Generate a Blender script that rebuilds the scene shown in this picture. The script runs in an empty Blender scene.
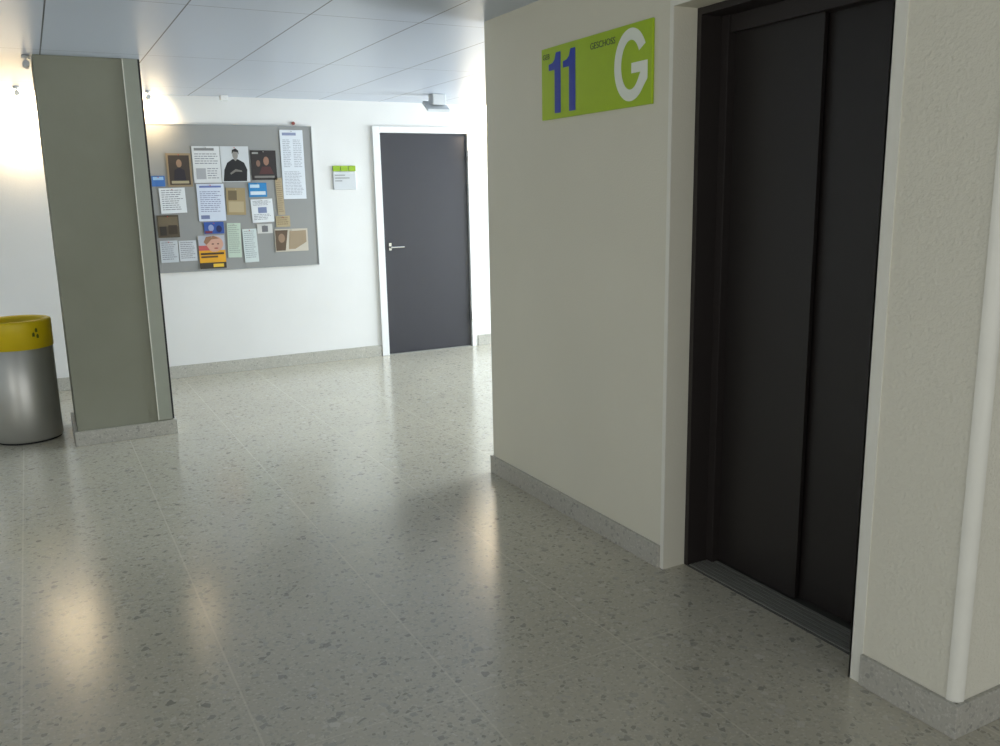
import bpy, math, random
from mathutils import Matrix, Vector
random.seed(7)
scene = bpy.context.scene
scene.view_settings.view_transform = 'Standard'
COL = scene.collection

def lin(c):
    r = []
    for v in c[:3]:
        v = v/255.0
        r.append(v/12.92 if v <= 0.04045 else ((v+0.055)/1.055)**2.4)
    return (r[0], r[1], r[2], 1.0)

# ------------------------------------------------------------- materials
def newmat(name):
    m = bpy.data.materials.new(name); m.use_nodes = True
    nt = m.node_tree
    b = nt.nodes.get('Principled BSDF')
    return m, nt, b

_cache = {}
def M(rgb, rough=0.6, metal=0.0, name=None):
    k = (tuple(rgb), rough, metal)
    if k in _cache: return _cache[k]
    m, nt, b = newmat(name or 'paint_%d_%d_%d' % tuple(rgb))
    c = lin(rgb)
    n = nt.nodes.new('ShaderNodeTexNoise'); n.inputs['Scale'].default_value = 9
    n.inputs['Detail'].default_value = 4
    tc = nt.nodes.new('ShaderNodeTexCoord'); nt.links.new(tc.outputs['Object'], n.inputs['Vector'])
    mx = nt.nodes.new('ShaderNodeMix'); mx.data_type = 'RGBA'
    mx.inputs[6].default_value = (c[0]*.93, c[1]*.93, c[2]*.93, 1)
    mx.inputs[7].default_value = (min(1,c[0]*1.05), min(1,c[1]*1.05), min(1,c[2]*1.05), 1)
    nt.links.new(n.outputs['Fac'], mx.inputs[0]); nt.links.new(mx.outputs[2], b.inputs['Base Color'])
    b.inputs['Roughness'].default_value = rough; b.inputs['Metallic'].default_value = metal
    _cache[k] = m
    return m

def plaster(name, rgb, bump=0.3, scale=120, stain=0.04, rough=0.75, dist=0.002):
    m, nt, b = newmat(name)
    L = nt.links
    tc = nt.nodes.new('ShaderNodeTexCoord')
    n1 = nt.nodes.new('ShaderNodeTexNoise'); n1.inputs['Scale'].default_value = 1.3; n1.inputs['Detail'].default_value = 6
    n2 = nt.nodes.new('ShaderNodeTexNoise'); n2.inputs['Scale'].default_value = scale; n2.inputs['Detail'].default_value = 3
    L.new(tc.outputs['Object'], n1.inputs['Vector']); L.new(tc.outputs['Object'], n2.inputs['Vector'])
    c = lin(rgb)
    mx = nt.nodes.new('ShaderNodeMix'); mx.data_type = 'RGBA'
    mx.inputs[6].default_value = (c[0]*(1-stain*2), c[1]*(1-stain*2), c[2]*(1-stain*2.4), 1)
    mx.inputs[7].default_value = (min(1,c[0]*(1+stain)), min(1,c[1]*(1+stain)), min(1,c[2]*(1+stain)), 1)
    L.new(n1.outputs['Fac'], mx.inputs[0]); L.new(mx.outputs[2], b.inputs['Base Color'])
    bp = nt.nodes.new('ShaderNodeBump'); bp.inputs['Strength'].default_value = bump; bp.inputs['Distance'].default_value = dist
    L.new(n2.outputs['Fac'], bp.inputs['Height']); L.new(bp.outputs['Normal'], b.inputs['Normal'])
    b.inputs['Roughness'].default_value = rough
    return m

def line_mask(nt, coord_out, axis, period, offset, width):
    """1 on joint lines"""
    L = nt.links
    sep = nt.nodes.new('ShaderNodeSeparateXYZ'); L.new(coord_out, sep.inputs[0])
    s = nt.nodes.new('ShaderNodeMath'); s.operation = 'SUBTRACT'; s.inputs[1].default_value = offset - period/2
    L.new(sep.outputs[axis], s.inputs[0])
    md = nt.nodes.new('ShaderNodeMath'); md.operation = 'FLOORED_MODULO'; md.inputs[1].default_value = period
    L.new(s.outputs[0], md.inputs[0])
    s2 = nt.nodes.new('ShaderNodeMath'); s2.operation = 'SUBTRACT'; s2.inputs[1].default_value = period/2
    L.new(md.outputs[0], s2.inputs[0])
    ab = nt.nodes.new('ShaderNodeMath'); ab.operation = 'ABSOLUTE'; L.new(s2.outputs[0], ab.inputs[0])
    lt = nt.nodes.new('ShaderNodeMath'); lt.operation = 'LESS_THAN'; lt.inputs[1].default_value = width/2
    L.new(ab.outputs[0], lt.inputs[0])
    return lt.outputs[0]

def terrazzo(name, base, layers, joints=True, rough=0.24):
    """layers: (scale, keep_fraction, colA, colB, strength)"""
    m, nt, b = newmat(name); L = nt.links
    tc = nt.nodes.new('ShaderNodeTexCoord'); co = tc.outputs['Object']
    nz = nt.nodes.new('ShaderNodeTexNoise'); nz.inputs['Scale'].default_value = 60
    L.new(co, nz.inputs['Vector'])
    va = nt.nodes.new('ShaderNodeVectorMath'); va.operation = 'SCALE'; va.inputs[3].default_value = 0.006
    L.new(nz.outputs['Color'], va.inputs[0])
    ad = nt.nodes.new('ShaderNodeVectorMath'); ad.operation = 'ADD'
    L.new(co, ad.inputs[0]); L.new(va.outputs[0], ad.inputs[1])
    bs = nt.nodes.new('ShaderNodeTexNoise'); bs.inputs['Scale'].default_value = 1.5; bs.inputs['Detail'].default_value = 5
    L.new(co, bs.inputs['Vector'])
    mb = nt.nodes.new('ShaderNodeMix'); mb.data_type = 'RGBA'
    cb = lin(base)
    mb.inputs[6].default_value = (cb[0]*.88, cb[1]*.88, cb[2]*.86, 1); mb.inputs[7].default_value = (cb[0]*1.1, cb[1]*1.1, cb[2]*1.1, 1)
    L.new(bs.outputs['Fac'], mb.inputs[0])
    cur = mb.outputs[2]
    for sc, keep, ca, cbb, st in layers:
        v = nt.nodes.new('ShaderNodeTexVoronoi'); v.inputs['Scale'].default_value = sc
        L.new(ad.outputs[0], v.inputs['Vector'])
        ve = nt.nodes.new('ShaderNodeTexVoronoi'); ve.feature = 'DISTANCE_TO_EDGE'; ve.inputs['Scale'].default_value = sc
        L.new(ad.outputs[0], ve.inputs['Vector'])
        lt = nt.nodes.new('ShaderNodeMath'); lt.operation = 'GREATER_THAN'; lt.inputs[1].default_value = .09
        L.new(ve.outputs['Distance'], lt.inputs[0])
        spc = nt.nodes.new('ShaderNodeSeparateColor'); L.new(v.outputs['Color'], spc.inputs[0])
        cr = nt.nodes.new('ShaderNodeValToRGB')
        cr.color_ramp.elements[0].color = lin(ca); cr.color_ramp.elements[1].color = lin(cbb)
        L.new(spc.outputs[0], cr.inputs[0])
        gt = nt.nodes.new('ShaderNodeMath'); gt.operation = 'LESS_THAN'; gt.inputs[1].default_value = keep
        L.new(spc.outputs[1], gt.inputs[0])
        mu = nt.nodes.new('ShaderNodeMath'); mu.operation = 'MULTIPLY'
        L.new(lt.outputs[0], mu.inputs[0]); L.new(gt.outputs[0], mu.inputs[1])
        m2 = nt.nodes.new('ShaderNodeMath'); m2.operation = 'MULTIPLY'; m2.inputs[1].default_value = st
        L.new(mu.outputs[0], m2.inputs[0])
        mx = nt.nodes.new('ShaderNodeMix'); mx.data_type = 'RGBA'
        L.new(m2.outputs[0], mx.inputs[0]); L.new(cur, mx.inputs[6]); L.new(cr.outputs[0], mx.inputs[7])
        cur = mx.outputs[2]
    if joints:
        for ax, per, off, wd, st in ((0, .6, -.185, .006, .45), (1, 1.2, 2.18, .005, .38)):
            j = line_mask(nt, co, ax, per, off, wd)
            m3 = nt.nodes.new('ShaderNodeMath'); m3.operation = 'MULTIPLY'; m3.inputs[1].default_value = st
            L.new(j, m3.inputs[0])
            mx = nt.nodes.new('ShaderNodeMix'); mx.data_type = 'RGBA'
            L.new(m3.outputs[0], mx.inputs[0]); L.new(cur, mx.inputs[6]); mx.inputs[7].default_value = lin((222, 217, 198))
            cur = mx.outputs[2]
    L.new(cur, b.inputs['Base Color'])
    rn = nt.nodes.new('ShaderNodeMapRange'); rn.inputs[3].default_value = rough-.04; rn.inputs[4].default_value = rough+.05
    L.new(bs.outputs['Fac'], rn.inputs[0]); L.new(rn.outputs[0], b.inputs['Roughness'])
    b.inputs['IOR'].default_value = 1.6
    return m

def ceiling_mat():
    m, nt, b = newmat('ceiling_metal_panels'); L = nt.links
    tc = nt.nodes.new('ShaderNodeTexCoord'); co = tc.outputs['Object']
    j1 = line_mask(nt, co, 0, 0.55, 0.165, 0.007)
    j2 = line_mask(nt, co, 1, 1.5, 4.2, 0.005)
    mxm = nt.nodes.new('ShaderNodeMath'); mxm.operation = 'MAXIMUM'
    L.new(j1, mxm.inputs[0]); L.new(j2, mxm.inputs[1])
    mx = nt.nodes.new('ShaderNodeMix'); mx.data_type = 'RGBA'
    mx.inputs[6].default_value = lin((192, 200, 213)); mx.inputs[7].default_value = lin((60, 64, 72))
    L.new(mxm.outputs[0], mx.inputs[0]); L.new(mx.outputs[2], b.inputs['Base Color'])
    b.inputs['Roughness'].default_value = 0.34
    return m

m_floor = terrazzo('terrazzo_floor', (196, 191, 173), [(125, .5, (168, 164, 150), (218, 214, 200), .6), (64, .24, (138, 136, 126), (196, 192, 178), .65), (42, .09, (122, 121, 115), (216, 212, 200), .65)], rough=.185)
m_base = terrazzo('terrazzo_skirting', (180, 178, 168), [(130, .5, (150, 148, 140), (210, 208, 200), .6), (70, .2, (130, 129, 123), (180, 178, 170), .7)], joints=False, rough=.4)
m_wall = plaster('white_plaster', (230, 230, 228), bump=.3, scale=90, stain=.05)
m_wallL = plaster('cream_plaster', (225, 222, 205), bump=.4, scale=140, dist=.003)
m_wallR = plaster('cream_textured_plaster', (228, 225, 209), bump=.8, scale=95, dist=.005)
m_trim = M((232, 231, 219), .45)
m_ceil = ceiling_mat()
m_col = plaster('grey_concrete_paint', (146, 147, 132), bump=.2, scale=60, stain=.16)
m_colstrip = M((156, 160, 146), .4)
m_liftdoor = M((34, 30, 28), .40)
m_liftframe = M((41, 36, 34), .48)
m_sill = M((150, 150, 143), .45, .3)
m_groove = M((80, 80, 76), .5, .3)
m_black = M((12, 12, 12), .5)
m_white = M((235, 236, 234), .5)
m_doorleaf = M((50, 50, 57), .38)
m_steel = M((190, 190, 184), .38, .75)
m_chrome = M((205, 205, 205), .2, 1.0)

# ------------------------------------------------------------- mesh builder
class MB:
    def __init__(s): s.v=[]; s.f=[]; s.mi=[]; s.mats=[]; s.sm=[]
    def _m(s, mat):
        if mat not in s.mats: s.mats.append(mat)
        return s.mats.index(mat)
    def add(s, verts, faces, mat, smooth=False):
        o=len(s.v); k=s._m(mat); s.v += [tuple(p) for p in verts]
        for f in faces: s.f.append([i+o for i in f]); s.mi.append(k); s.sm.append(smooth)
    def box(s, x0,x1,y0,y1,z0,z1, mat):
        v=[(x0,y0,z0),(x1,y0,z0),(x1,y1,z0),(x0,y1,z0),(x0,y0,z1),(x1,y0,z1),(x1,y1,z1),(x0,y1,z1)]
        s.add(v,[(0,3,2,1),(4,5,6,7),(0,1,5,4),(1,2,6,5),(2,3,7,6),(3,0,4,7)],mat)
    def lathe(s, cx,cy, prof, mat, n=48, closed=False, smooth=True):
        vs=[];fs=[]
        for r,z in prof:
            for i in range(n):
                a=2*math.pi*i/n; vs.append((cx+r*math.cos(a),cy+r*math.sin(a),z))
        for j in range(len(prof)-1):
            for i in range(n):
                k=(i+1)%n; fs.append((j*n+i,j*n+k,(j+1)*n+k,(j+1)*n+i))
        s.add(vs,fs,mat,smooth)
    def tube(s, p0, p1, r, mat, n=16):
        p0=Vector(p0);p1=Vector(p1);d=(p1-p0).normalized()
        a=d.orthogonal().normalized(); b=d.cross(a)
        vs=[];fs=[]
        for p in (p0,p1):
            for i in range(n):
                t=2*math.pi*i/n; vs.append(p+a*math.cos(t)*r+b*math.sin(t)*r)
        for i in range(n):
            k=(i+1)%n; fs.append((i,k,n+k,n+i))
        s.add(vs,fs,mat,True)
        s.add(vs[:n],[tuple(range(n))[::-1]],mat); s.add(vs[n:],[tuple(range(n))],mat)
    def obj(s, name, parent=None, bevel=0.0):
        me=bpy.data.meshes.new(name); me.from_pydata(s.v,[],s.f)
        for m in s.mats: me.materials.append(m)
        for p,k,sm in zip(me.polygons,s.mi,s.sm): p.material_index=k; p.use_smooth=sm
        me.update(); o=bpy.data.objects.new(name,me); COL.objects.link(o)
        if parent: o.parent=parent
        if bevel>0:
            b=o.modifiers.new('bevel','BEVEL'); b.width=bevel; b.segments=3; b.limit_method='ANGLE'
        return o
def empty(name, loc=(0,0,0)):
    e=bpy.data.objects.new(name,None); COL.objects.link(e); e.empty_display_size=.1
    return e
def box(name,x0,x1,y0,y1,z0,z1,mat,parent=None,bevel=0.0):
    b=MB(); b.box(x0,x1,y0,y1,z0,z1,mat); return b.obj(name,parent,bevel)

H=2.33; YB=7.75
XW=2.10; YR=2.592
# ------------------------------------------------------------- shell
box('floor',-4.2,7.2,-4.2,7.95,-.1,0,m_floor)
box('ceiling',-4.2,7.2,-4.2,7.95,H,H+.1,m_ceil)
w=MB()
w.box(-4.0,2.87,YB,YB+.18,0,H,m_wall); w.box(3.82,7.0,YB,YB+.18,0,H,m_wall); w.box(2.87,3.82,YB,YB+.18,2.085,H,m_wall)
w.obj('wall_back')
w=MB()
w.box(-4.2,-4.0,-4.2,-2.5,0,H,m_wall); w.box(-4.2,-4.0,1.5,7.95,0,H,m_wall)
w.box(-4.2,-4.0,-2.5,1.5,0,.6,m_wall); w.box(-4.2,-4.0,-2.5,1.5,2.2,H,m_wall)
w.obj('wall_left')
w=MB()
w.box(-4.0,-2.5,-4.2,-4.0,0,H,m_wall); w.box(3.5,7.0,-4.2,-4.0,0,H,m_wall); w.box(-2.5,3.5,-4.2,-4.0,2.2,H,m_wall)
w.box(-2.5,3.5,-4.2,-4.0,0,.3,m_wall)
w.obj('wall_front')
w=MB()
w.box(7.0,7.2,-4.2,4.3,0,H,m_wall); w.box(7.0,7.2,7.5,7.95,0,H,m_wall); w.box(7.0,7.2,4.3,7.5,2.25,H,m_wall)
w.obj('wall_right')
# lift core
w=MB()
w.box(XW,2.22,YR,4.06,0,H,m_wallL)
w.box(XW,2.22,1.675,YR,2.135,H,m_wallL)
w.box(2.22,7.0,3.90,4.06,0,H,m_wallL)
w.obj('wall_lift')
# near pier with rounded plaster corner bead
w=MB()
w.box(XW,2.40,1.355,1.675,0,H,m_wallR); w.box(2.13,7.0,1.325,1.355,0,H,m_wallR)
w.obj('wall_pier')
b=MB(); r=.032; n=10; vs=[]; fs=[]
cx,cy=XW+r-.004,1.325+r-.004
for z in (.097,H):
    for i in range(n+1):
        a=math.pi+ (math.pi/2)*i/n; vs.append((cx+r*math.cos(a),cy+r*math.sin(a),z))
for i in range(n): fs.append((i,i+1,n+2+i,n+1+i))
b.add(vs,fs,m_trim,True); b.obj('trim_1')
b=MB(); b.box(XW-.004,XW,1.632,1.677,0,2.18,m_trim); b.box(XW-.004,2.205,1.671,1.677,0,2.135,m_trim); b.obj('trim_2')
b=MB(); b.box(XW-.003,XW,YR,YR+.02,0,2.155,m_trim); b.box(XW-.003,XW,1.68,YR,2.135,2.155,m_trim); b.obj('trim_3')
# window frames out of view
def windowf(name, axis, c, a0,a1,z0,z1,nm):
    e=MB()
    def bar(u0,u1,w0,w1):
        if axis=='x': e.box(c-.03,c+.03,u0,u1,w0,w1,m_trim)
        else: e.box(u0,u1,c-.03,c+.03,w0,w1,m_trim)
    bar(a0,a1,z0,z0+.05); bar(a0,a1,z1-.05,z1)
    for i in range(nm+1):
        u=a0+(a1-a0-.05)*i/nm; bar(u,u+.05,z0,z1)
    e.obj(name)
windowf('window_1','x',7.08,4.3,7.5,0,2.25,3)
windowf('added_window_left','x',-4.1,-2.5,1.5,.6,2.2,4)  # unseen window added on the left to bring light to the lift wall
windowf('window_3','y',-4.1,-2.5,3.5,.3,2.2,5)

# baseboards
bh=.095
b=MB(); b.box(-4.0,2.83,YB-.014,YB,0,bh+.01,m_base); b.box(3.86,7.0,YB-.014,YB,0,bh+.01,m_base); b.obj('baseboard_back',bevel=.002)
b=MB(); b.box(XW-.014,XW,YR+.022,4.074,0,bh,m_base); b.box(XW,7.0,4.06,4.074,0,bh,m_base); b.obj('baseboard_lift',bevel=.002)
b=MB(); b.box(XW-.014,XW,1.311,1.632,0,bh+.005,m_base); b.box(XW,7.0,1.311,1.325,0,bh+.005,m_base); b.obj('baseboard_pier',bevel=.002)

# ------------------------------------------------------------- lift
lift=empty('elevator_door')
b=MB()
b.box(2.205,2.45,YR-.022,YR,0,2.135,m_liftframe)
b.box(2.222,2.45,1.62,1.675,0,2.135,m_liftframe)
b.box(2.205,2.45,1.675,YR-.022,2.11,2.134,m_liftframe)
b.box(2.31,2.45,1.675,YR-.022,2.05,2.11,m_liftframe)
b.box(2.30,2.45,YR-.06,YR-.022,0,2.11,m_liftframe)
b.obj('frame',lift,.001)
box('panel_front',2.335,2.352,2.125,YR-.05,.012,2.06,m_liftdoor,lift,.001)
box('panel_rear',2.362,2.38,1.66,2.17,.012,2.06,m_liftdoor,lift,.001)
box('backing',2.40,2.44,1.62,2.57,0,2.135,m_black,lift)
b=MB(); b.box(2.203,2.40,1.677,YR-.023,0,.006,m_groove)
for i in range(6): b.box(2.208+.021*i,2.223+.021*i,1.68,YR-.03,.006,.009,m_sill)
b.obj('sill',lift)

# ------------------------------------------------------------- level sign
green=M((168,200,24),.35); blue=M((26,58,170),.4); swhite=M((238,244,230),.4)
sg=empty('floor_level_sign')
SY=3.49; SX=XW-.012
box('panel',SX,XW-.001,2.70,3.49,1.813,2.115,green,sg,.002)
def sp(s,z,d=.0): return (SX-.0012-d, SY-s, z)
def polys(name, pl, mat):
    b=MB()
    for p in pl:
        n=len(p); front=[sp(s,z) for s,z in p]
        b.add(front,[tuple(range(n))],mat)
    return b.obj(name,sg)
def one(s0):
    return [[(s0+.048,1.836),(s0+.098,1.836),(s0+.098,2.088),(s0+.060,2.088),(s0+.048,2.06)],
            [(s0,2.018),(s0+.048,2.018),(s0+.048,2.06),(s0+.03,2.048),(s0,2.044)]]
polys('digits',one(.062)+one(.178),blue)
gp=[]; gc=.66; gz=1.967; RX,RZ,rx,rz=.106,.133,.060,.090
N=48; A0,A1=math.radians(30),math.radians(318)
for i in range(N):
    a=A0+(A1-A0)*i/N; c=A0+(A1-A0)*(i+1)/N
    gp.append([(gc+RX*math.cos(a),gz+RZ*math.sin(a)),(gc+RX*math.cos(c),gz+RZ*math.sin(c)),(gc+rx*math.cos(c),gz+rz*math.sin(c)),(gc+rx*math.cos(a),gz+rz*math.sin(a))])
gp.append([(gc+.0446,gz-.0602),(gc+.0788,gz-.089),(gc+.106,gz-.06),(gc+.106,gz+.006),(gc+.062,gz-.032)])
gp.append([(gc+.062,gz-.032),(gc+.106,gz+.006),(gc+.062,gz+.006)])
gp.append([(gc+.005,gz-.032),(gc+.062,gz-.032),(gc+.062,gz+.006),(gc+.005,gz+.006)])
polys('letter_g',gp,swhite)
def text(name,body,size,loc,mat,parent,axis='x',off=0.0):
    cu=bpy.data.curves.new(name,'FONT'); cu.body=body; cu.size=size; cu.extrude=.0004; cu.offset=off
    cu.materials.append(mat); o=bpy.data.objects.new(name,cu); COL.objects.link(o)
    R=Matrix(((0,0,-1),(-1,0,0),(0,1,0)))
    o.matrix_world=Matrix.Translation(loc)@R.to_4x4(); o.parent=parent
    return o
text('label_floor','GESCHOSS',.036,(SX-.001,SY-.385,2.06),M((70,90,70),.5),sg)
text('label_building','GEB',.032,(SX-.001,SY-.012,2.068),M((70,90,70),.5),sg)

# ------------------------------------------------------------- column
c=MB()
c.box(.125,.61,5.88,6.45,0,H-.001,m_col)
c.box(.60,.685,5.872,6.45,.10,H-.001,m_colstrip)
c.box(.685,.697,5.878,6.40,.10,H-.001,m_black)
c.box(.598,.603,5.868,5.9,.10,H-.001,m_trim)
c.box(.60,.69,5.88,6.45,0,.1,m_col)
c.obj('wall_column')
b=MB(); b.box(.105,.71,5.862,5.88,0,.092,m_base); b.box(.105,.125,5.88,6.47,0,.092,m_base); b.box(.69,.71,5.88,6.47,0,.092,m_base)
b.obj('baseboard_column',bevel=.002)

# ------------------------------------------------------------- back door
d=empty('door_1')
fr=MB()
fr.box(2.835,2.905,YB-.02,YB+.10,0,2.115,m_white); fr.box(3.79,3.83,YB-.02,YB+.10,0,2.115,m_white)
fr.box(2.905,3.79,YB-.02,YB+.10,2.058,2.115,m_white)
fr.obj('frame',d,.003)
box('leaf',2.908,3.786,YB+.005,YB+.05,.008,2.055,m_doorleaf,d,.002)
box('threshold',2.906,3.789,YB-.012,YB+.06,0,.007,m_sill,d)
h=MB()
h.tube((2.965,YB+.004,1.02),(2.965,YB-.045,1.02),.010,m_chrome); h.tube((2.958,YB-.042,1.02),(3.09,YB-.042,1.02),.009,m_chrome)
h.box(2.952,2.978,YB-.003,YB+.006,.99,1.06,m_chrome)
h.obj('lever_handle',d)
g=MB()
for z in (.25,1.8): g.tube((3.792,YB-.022,z),(3.792,YB-.022,z+.1),.008,m_chrome)
g.obj('hinges',d)

# room plate
m_plate=M((206,210,212),.5)
rp=empty('room_number_sign')
box('plate',2.45,2.66,YB-.012,YB-.001,1.555,1.712,m_plate,rp,.002)
for i in range(3): box('green_tab_%d'%(i+1),2.45+i*.072,2.516+i*.072,YB-.014,YB-.001,1.718,1.765,M((150,185,40),.4),rp,.001)
l=MB()
for z,x1 in ((1.68,2.56),(1.655,2.60),(1.63,2.53)): l.box(2.465,x1,YB-.0135,YB-.0115,z,z+.006,M((110,110,110)))
l.obj('lettering',rp)

# ------------------------------------------------------------- bulletin board
felt=plaster('grey_felt',(152,153,151),bump=.3,scale=300,stain=.04,rough=.95)
bb=empty('bulletin_board')
box('panel',.62,2.265,YB-.022,YB-.002,.905,2.095,felt,bb,.002)
e=MB(); fm=M((150,154,154),.4,.3)
e.box(.615,2.27,YB-.026,YB-.001,2.093,2.101,fm); e.box(.615,2.27,YB-.026,YB-.001,.899,.907,fm)
e.box(2.263,2.271,YB-.026,YB-.001,.899,2.101,fm); e.box(.613,.621,YB-.026,YB-.001,.899,2.101,fm)
e.obj('edge_frame',bb)
PY=YB-.0265
pn=empty('pinned_notices')
INK=(130,132,140)
def paper(name,x0,x1,z0,z1,rgb,els=(),lines=None,ink=INK,tilt=0.0):
    b=MB(); W=x1-x0; Hh=z1-z0; t=.0012
    b.box(x0,x1,PY-t,PY,z0,z1,M(rgb,.6))
    yy=PY-t-.0006
    def quad(u0,v0,u1,v1,col,y=yy):
        X0=x0+W*u0;X1=x0+W*u1;Z1=z1-Hh*v0;Z0=z1-Hh*v1
        b.add([(X0,y,Z0),(X1,y,Z0),(X1,y,Z1),(X0,y,Z1)],[(0,1,2,3)],M(col,.6))
    k=0
    for el in els:
        k+=1
        if el[0]=='poly':
            pts=[(x0+W*u,yy-.0003*k,z1-Hh*v) for u,v in el[1]]
            b.add(pts,[tuple(range(len(pts)))],M(el[2],.6))
        elif el[0]=='ell':
            _,cu,cv,ru,rv,col=el
            pts=[(x0+W*(cu+ru*math.cos(q*math.pi/10)),yy-.0003*k,z1-Hh*(cv+rv*math.sin(q*math.pi/10))) for q in range(20)]
            b.add(pts,[tuple(range(20))],M(col,.6))
        else: quad(*el[:4],el[4],y=yy-.0003*k)
    if lines:
        for (u0,v0,u1,v1,n) in lines:
            for i in range(n):
                va=v0+(v1-v0)*i/n; u=u0
                end=u1-random.random()*.25*(u1-u0)
                while u<end:
                    wv=min(random.uniform(.06,.2),end-u)
                    quad(u,va,u+wv,va+(v1-v0)/n*.34,ink); u+=wv+.025
    b.tube((x0+W*.5,PY-.010,z1-.012),(x0+W*.5,PY-.001,z1-.012),.004,M((190,40,40),.3) if random.random()<.4 else m_chrome,n=10)
    if tilt:
        cxx=(x0+x1)/2; ca,sa=math.cos(tilt),math.sin(tilt)
        b.v=[(cxx+(x-cxx)*ca-(z-z1)*sa, y, z1+(x-cxx)*sa+(z-z1)*ca) for x,y,z in b.v]
    return b.obj(name,pn)
TAN=(176,160,130); WH=(226,230,232)
paper('poster',1.045,1.24,1.600,1.869,(150,132,104),[(.08,.06,.92,.94,(64,54,46)),('ell',.5,.3,.11,.12,(150,122,98)),('poly',[(.25,.85),(.3,.5),(.5,.42),(.7,.5),(.75,.85)],(40,36,44)),(.15,.82,.85,.9,(170,160,130))])
paper('poster',1.252,1.474,1.630,1.927,(218,220,220),[(.08,.05,.8,.12,(130,130,130)),(.1,.6,.45,.9,(170,172,176))],lines=[(.08,.2,.92,.52,5),(.5,.6,.92,.92,5)])
man=[(0,0,1,1,(206,210,212)),('poly',[(.05,.98),(.10,.66),(.22,.46),(.42,.36),(.6,.36),(.82,.46),(.92,.66),(.88,.98)],(24,24,26)),
     ('ell',.52,.24,.10,.13,(150,146,140)),('poly',[(.40,.22),(.42,.10),(.55,.06),(.64,.12),(.65,.24),(.6,.16),(.46,.15)],(30,30,30)),
     ('poly',[(.30,.75),(.5,.64),(.72,.68),(.73,.72),(.5,.71),(.32,.80)],(120,116,110)),('poly',[(.46,.36),(.58,.36),(.52,.42)],(150,146,140))]
paper('portrait_poster',1.479,1.712,1.635,1.928,(210,212,212),man)
paper('poster',1.728,1.943,1.649,1.895,(44,38,38),[('ell',.6,.36,.11,.15,(150,112,92)),('poly',[(.3,.8),(.42,.55),(.75,.55),(.88,.8)],(80,44,44)),('ell',.28,.44,.08,.11,(130,100,84)),(.06,.06,.3,.12,(150,150,146)),(.1,.86,.9,.93,(130,126,120))])
paper('long_poster',1.989,2.19,1.483,2.068,(222,228,234),lines=[(.1,.14,.45,.55,16),(.55,.14,.92,.55,16),(.1,.6,.92,.95,16)],els=[(.1,.04,.7,.08,(140,150,180))],ink=(160,164,174))
paper('flyer',.92,1.022,1.605,1.690,(60,110,180),[(.1,.1,.9,.4,(150,190,225))])
paper('flyer',.967,1.17,1.388,1.592,WH,lines=[(.08,.08,.92,.92,10)],tilt=.02)
paper('flyer',1.264,1.485,1.314,1.621,(212,220,234),[(.1,.05,.9,.10,(100,118,176)),(.08,.84,.4,.94,(120,130,166))],lines=[(.1,.2,.9,.78,11)],ink=(130,136,166))
paper('flyer',1.502,1.661,1.359,1.585,(160,142,104),[(.1,.1,.55,.45,(112,98,72)),(.1,.5,.9,.9,(180,164,130))],lines=[(.15,.55,.88,.88,5)],tilt=-.03)
paper('postcard',1.692,1.8455,1.506,1.625,(40,130,190),[(.08,.12,.6,.35,(190,216,230)),(.08,.6,.92,.85,(210,224,232))])
paper('flyer',1.921,1.982,1.349,1.665,TAN,lines=[(.12,.05,.9,.95,16)],ink=(140,122,94),tilt=.03)
paper('flyer',1.70,1.886,1.29,1.488,WH,[(.3,.35,.7,.6,(120,134,170))],lines=[(.08,.08,.92,.3,4),(.08,.65,.92,.92,4)],tilt=.03)
paper('flyer',1.74,1.87,1.195,1.275,(206,206,202),[(.3,.2,.7,.85,(110,110,114))])
paper('photo_print',.93,1.10,1.19,1.373,(84,74,58),[(.05,.08,.95,.5,(110,98,76)),(.1,.5,.4,.9,(50,44,36)),(.5,.45,.9,.85,(64,54,42))])
paper('photo_print',1.297,1.46,1.208,1.306,(50,84,160),[('ell',.35,.5,.14,.28,(150,162,200)),('ell',.75,.6,.14,.3,(30,40,90)),(.05,.75,.4,.95,(120,50,70))])
paper('receipt',1.486,1.60,1.0,1.292,(190,206,190),lines=[(.1,.06,.9,.9,14)],ink=(150,160,152),tilt=-.03)
paper('receipt',1.610,1.730,.953,1.238,(206,216,214),lines=[(.1,.06,.9,.9,14)],ink=(150,158,162),tilt=.02)
paper('event_poster',1.24,1.456,.917,1.195,(226,165,36),[(0,0,1,.45,(176,180,190)),('ell',.6,.26,.34,.24,(206,160,140)),('poly',[(.2,.2),(.3,.04),(.6,.01),(.8,.1),(.5,.12),(.3,.28)],(150,110,84)),('poly',[(0,.3),(.3,.3),(.42,.45),(0,.45)],(190,90,90)),('ell',.54,.26,.05,.02,(110,80,70)),('ell',.74,.26,.04,.02,(110,80,70)),('ell',.66,.39,.08,.02,(160,80,76)),(.06,.52,.94,.58,(70,54,36)),(.06,.62,.7,.67,(90,66,40)),(0,.82,1,1,(60,52,40)),(.5,.86,.9,.96,(230,190,60))])
paper('flyer',.935,1.075,.985,1.165,(196,202,206),lines=[(.08,.08,.92,.92,9)])
paper('flyer',1.083,1.222,.99,1.16,(202,206,210),lines=[(.08,.08,.92,.92,9)])
paper('photo_print',1.886,2.179,1.029,1.226,(200,192,176),[('poly',[(.02,.05),(.4,.05),(.3,.95),(.02,.95)],(96,78,60)),('poly',[(.45,.1),(.95,.08),(.95,.6),(.6,.9),(.4,.9)],(160,142,116)),('ell',.2,.4,.1,.2,(150,124,100))])
paper('flyer',1.905,2.03,1.245,1.340,(176,160,126),lines=[(.1,.15,.9,.9,4)],ink=(130,112,84))
rpin=MB(); rpin.tube((2.12,YB-.012,2.125),(2.12,YB-.001,2.125),.014,M((140,70,60)),14); rpin.obj('wall_pin')

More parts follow.
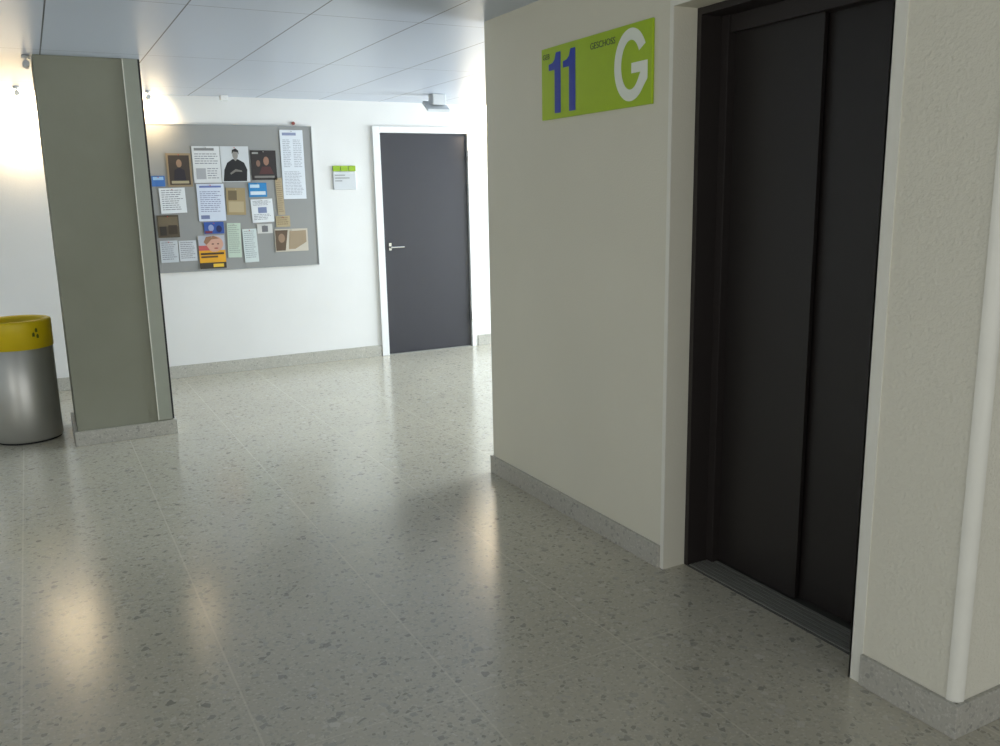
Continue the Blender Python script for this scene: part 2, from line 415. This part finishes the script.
# ------------------------------------------------------------- waste bin
bin_=empty('waste_bin'); BX,BY=-.15,6.28; yel=M((228,200,10),.4)
b=MB(); b.lathe(BX,BY,[(0,.012),(.196,.012),(.2,.02),(.2,.61),(.198,.612)],m_steel,64)
b.lathe(BX,BY,[(.19,0),(.19,.014)],m_black,64)
b.obj('body',bin_)
b=MB(); b.lathe(BX,BY,[(.2,.60),(.206,.603),(.207,.760),(.204,.774),(.192,.779),(.172,.772),(.160,.755),(.158,.62)],yel,64)
b.obj('lid_ring',bin_)
b=MB(); b.lathe(BX,BY,[(.16,.64),(.0,.64)],m_black,64); b.obj('liner',bin_)
ic=MB(); dg=M((96,104,24),.5)
for a0 in (-125,-58):
    for (da,dz) in ((-4,0),(1.5,.026),(3,-.012)):
        pts=[]
        for (u,vv) in ((-2.2,-.010),(2.2,-.010),(2.2,.009),(0,.018),(-2.2,.009)):
            t=math.radians(a0+da+u); pts.append((BX+.2085*math.cos(t),BY+.2085*math.sin(t),.69+dz+vv))
        ic.add(pts,[(0,1,2,3,4)],dg)
ic.obj('recycling_icon',bin_)

# ------------------------------------------------------------- ceiling lights
def emis(name,rgb,st):
    m,nt,b=newmat(name); b.inputs['Base Color'].default_value=lin(rgb)
    b.inputs['Emission Color'].default_value=lin(rgb); b.inputs['Emission Strength'].default_value=st
    return m
bulb=emis('halogen_glow',(255,226,170),25)
def spot(x,y,power,light=True):
    e=empty('ceiling_spotlight')
    b=MB(); b.lathe(x,y,[(0,H-.001),(.022,H-.001),(.022,H-.014),(.006,H-.014),(.006,H-.035)],m_white,24); b.obj('mount',e)
    b=MB(); b.tube((x,y-.02,H-.045),(x,y+.03,H-.052),.018,m_white,20); b.obj('head',e)
    b=MB(); b.tube((x,y+.030,H-.052),(x,y+.034,H-.0525),.015,bulb if light else m_black,20); b.obj('bulb',e)
    if light:
        ld=bpy.data.lights.new('halogen','SPOT'); ld.energy=power; ld.color=(1,.76,.46); ld.spot_size=math.radians(120); ld.spot_blend=.8; ld.shadow_soft_size=.03
        lo=bpy.data.objects.new('halogen',ld); COL.objects.link(lo)
        lo.location=(x,y+.06,H-.07); lo.rotation_euler=(math.radians(66),0,0); lo.parent=e
spot(.03,7.50,105); spot(.93,7.50,18); spot(4.0,7.50,85); spot(.09,5.95,0,False)
s=MB(); s.box(1.50,1.56,7.62,7.68,H-.04,H-.001,m_white); s.obj('motion_sensor',bevel=.004)
fl=empty('ceiling_floodlight')
b=MB(); b.box(3.12,3.24,7.0,7.10,H-.09,H-.001,m_plate); b.obj('housing',fl,.006)
b=MB(); b.add([(3.06,6.98,H-.15),(3.26,6.98,H-.15),(3.28,7.14,H-.07),(3.08,7.14,H-.07),(3.06,6.97,H-.13),(3.26,6.97,H-.13),(3.28,7.13,H-.05),(3.08,7.13,H-.05)],
  [(0,3,2,1),(4,5,6,7),(0,1,5,4),(1,2,6,5),(2,3,7,6),(3,0,4,7)],m_plate); b.obj('reflector',fl)

# ------------------------------------------------------------- daylight
def area(name,loc,rot,sx,sy,power,col,spread=180):
    ld=bpy.data.lights.new(name,'AREA'); ld.shape='RECTANGLE'; ld.size=sx; ld.size_y=sy; ld.energy=power; ld.color=col
    ld.spread=math.radians(spread)
    o=bpy.data.objects.new(name,ld); COL.objects.link(o); o.location=loc; o.rotation_euler=rot
R=math.radians
area('daylight_corridor',(7.3,5.9,1.15),(R(90),0,R(90)),3.1,2.1,255,(.84,.92,1.0),112)
area('added_fill_left',(-4.3,-.5,1.4),(R(90),0,R(-90)),3.9,1.6,58,(1.0,.98,.95))  # added fill through the unseen left opening, brightens the lift wall
area('daylight_entrance',(.5,-4.3,1.25),(R(90),0,0),5.8,1.8,70,(1.0,.98,.95))
wd=bpy.data.worlds.new('World'); scene.world=wd; wd.use_nodes=True
wd.node_tree.nodes['Background'].inputs[0].default_value=(.85,.92,1,1); wd.node_tree.nodes['Background'].inputs[1].default_value=.8

# ------------------------------------------------------------- camera
psi,th,rho=math.radians(27.9),math.radians(11.7),math.radians(1.15)
f0=Vector((math.sin(psi)*math.cos(th),math.cos(psi)*math.cos(th),-math.sin(th)))
r0=Vector((math.cos(psi),-math.sin(psi),0)); u0=r0.cross(f0)
xr=r0*math.cos(rho)-u0*math.sin(rho); yr=r0*math.sin(rho)+u0*math.cos(rho)
cd=bpy.data.cameras.new('camera'); cam=bpy.data.objects.new('camera',cd); COL.objects.link(cam)
mt=Matrix((xr,yr,-f0)).transposed().to_4x4(); mt.translation=Vector((0,0,1.5)); cam.matrix_world=mt
cd.sensor_width=36; cd.lens=36*.87; cd.clip_start=.05
scene.camera=cam
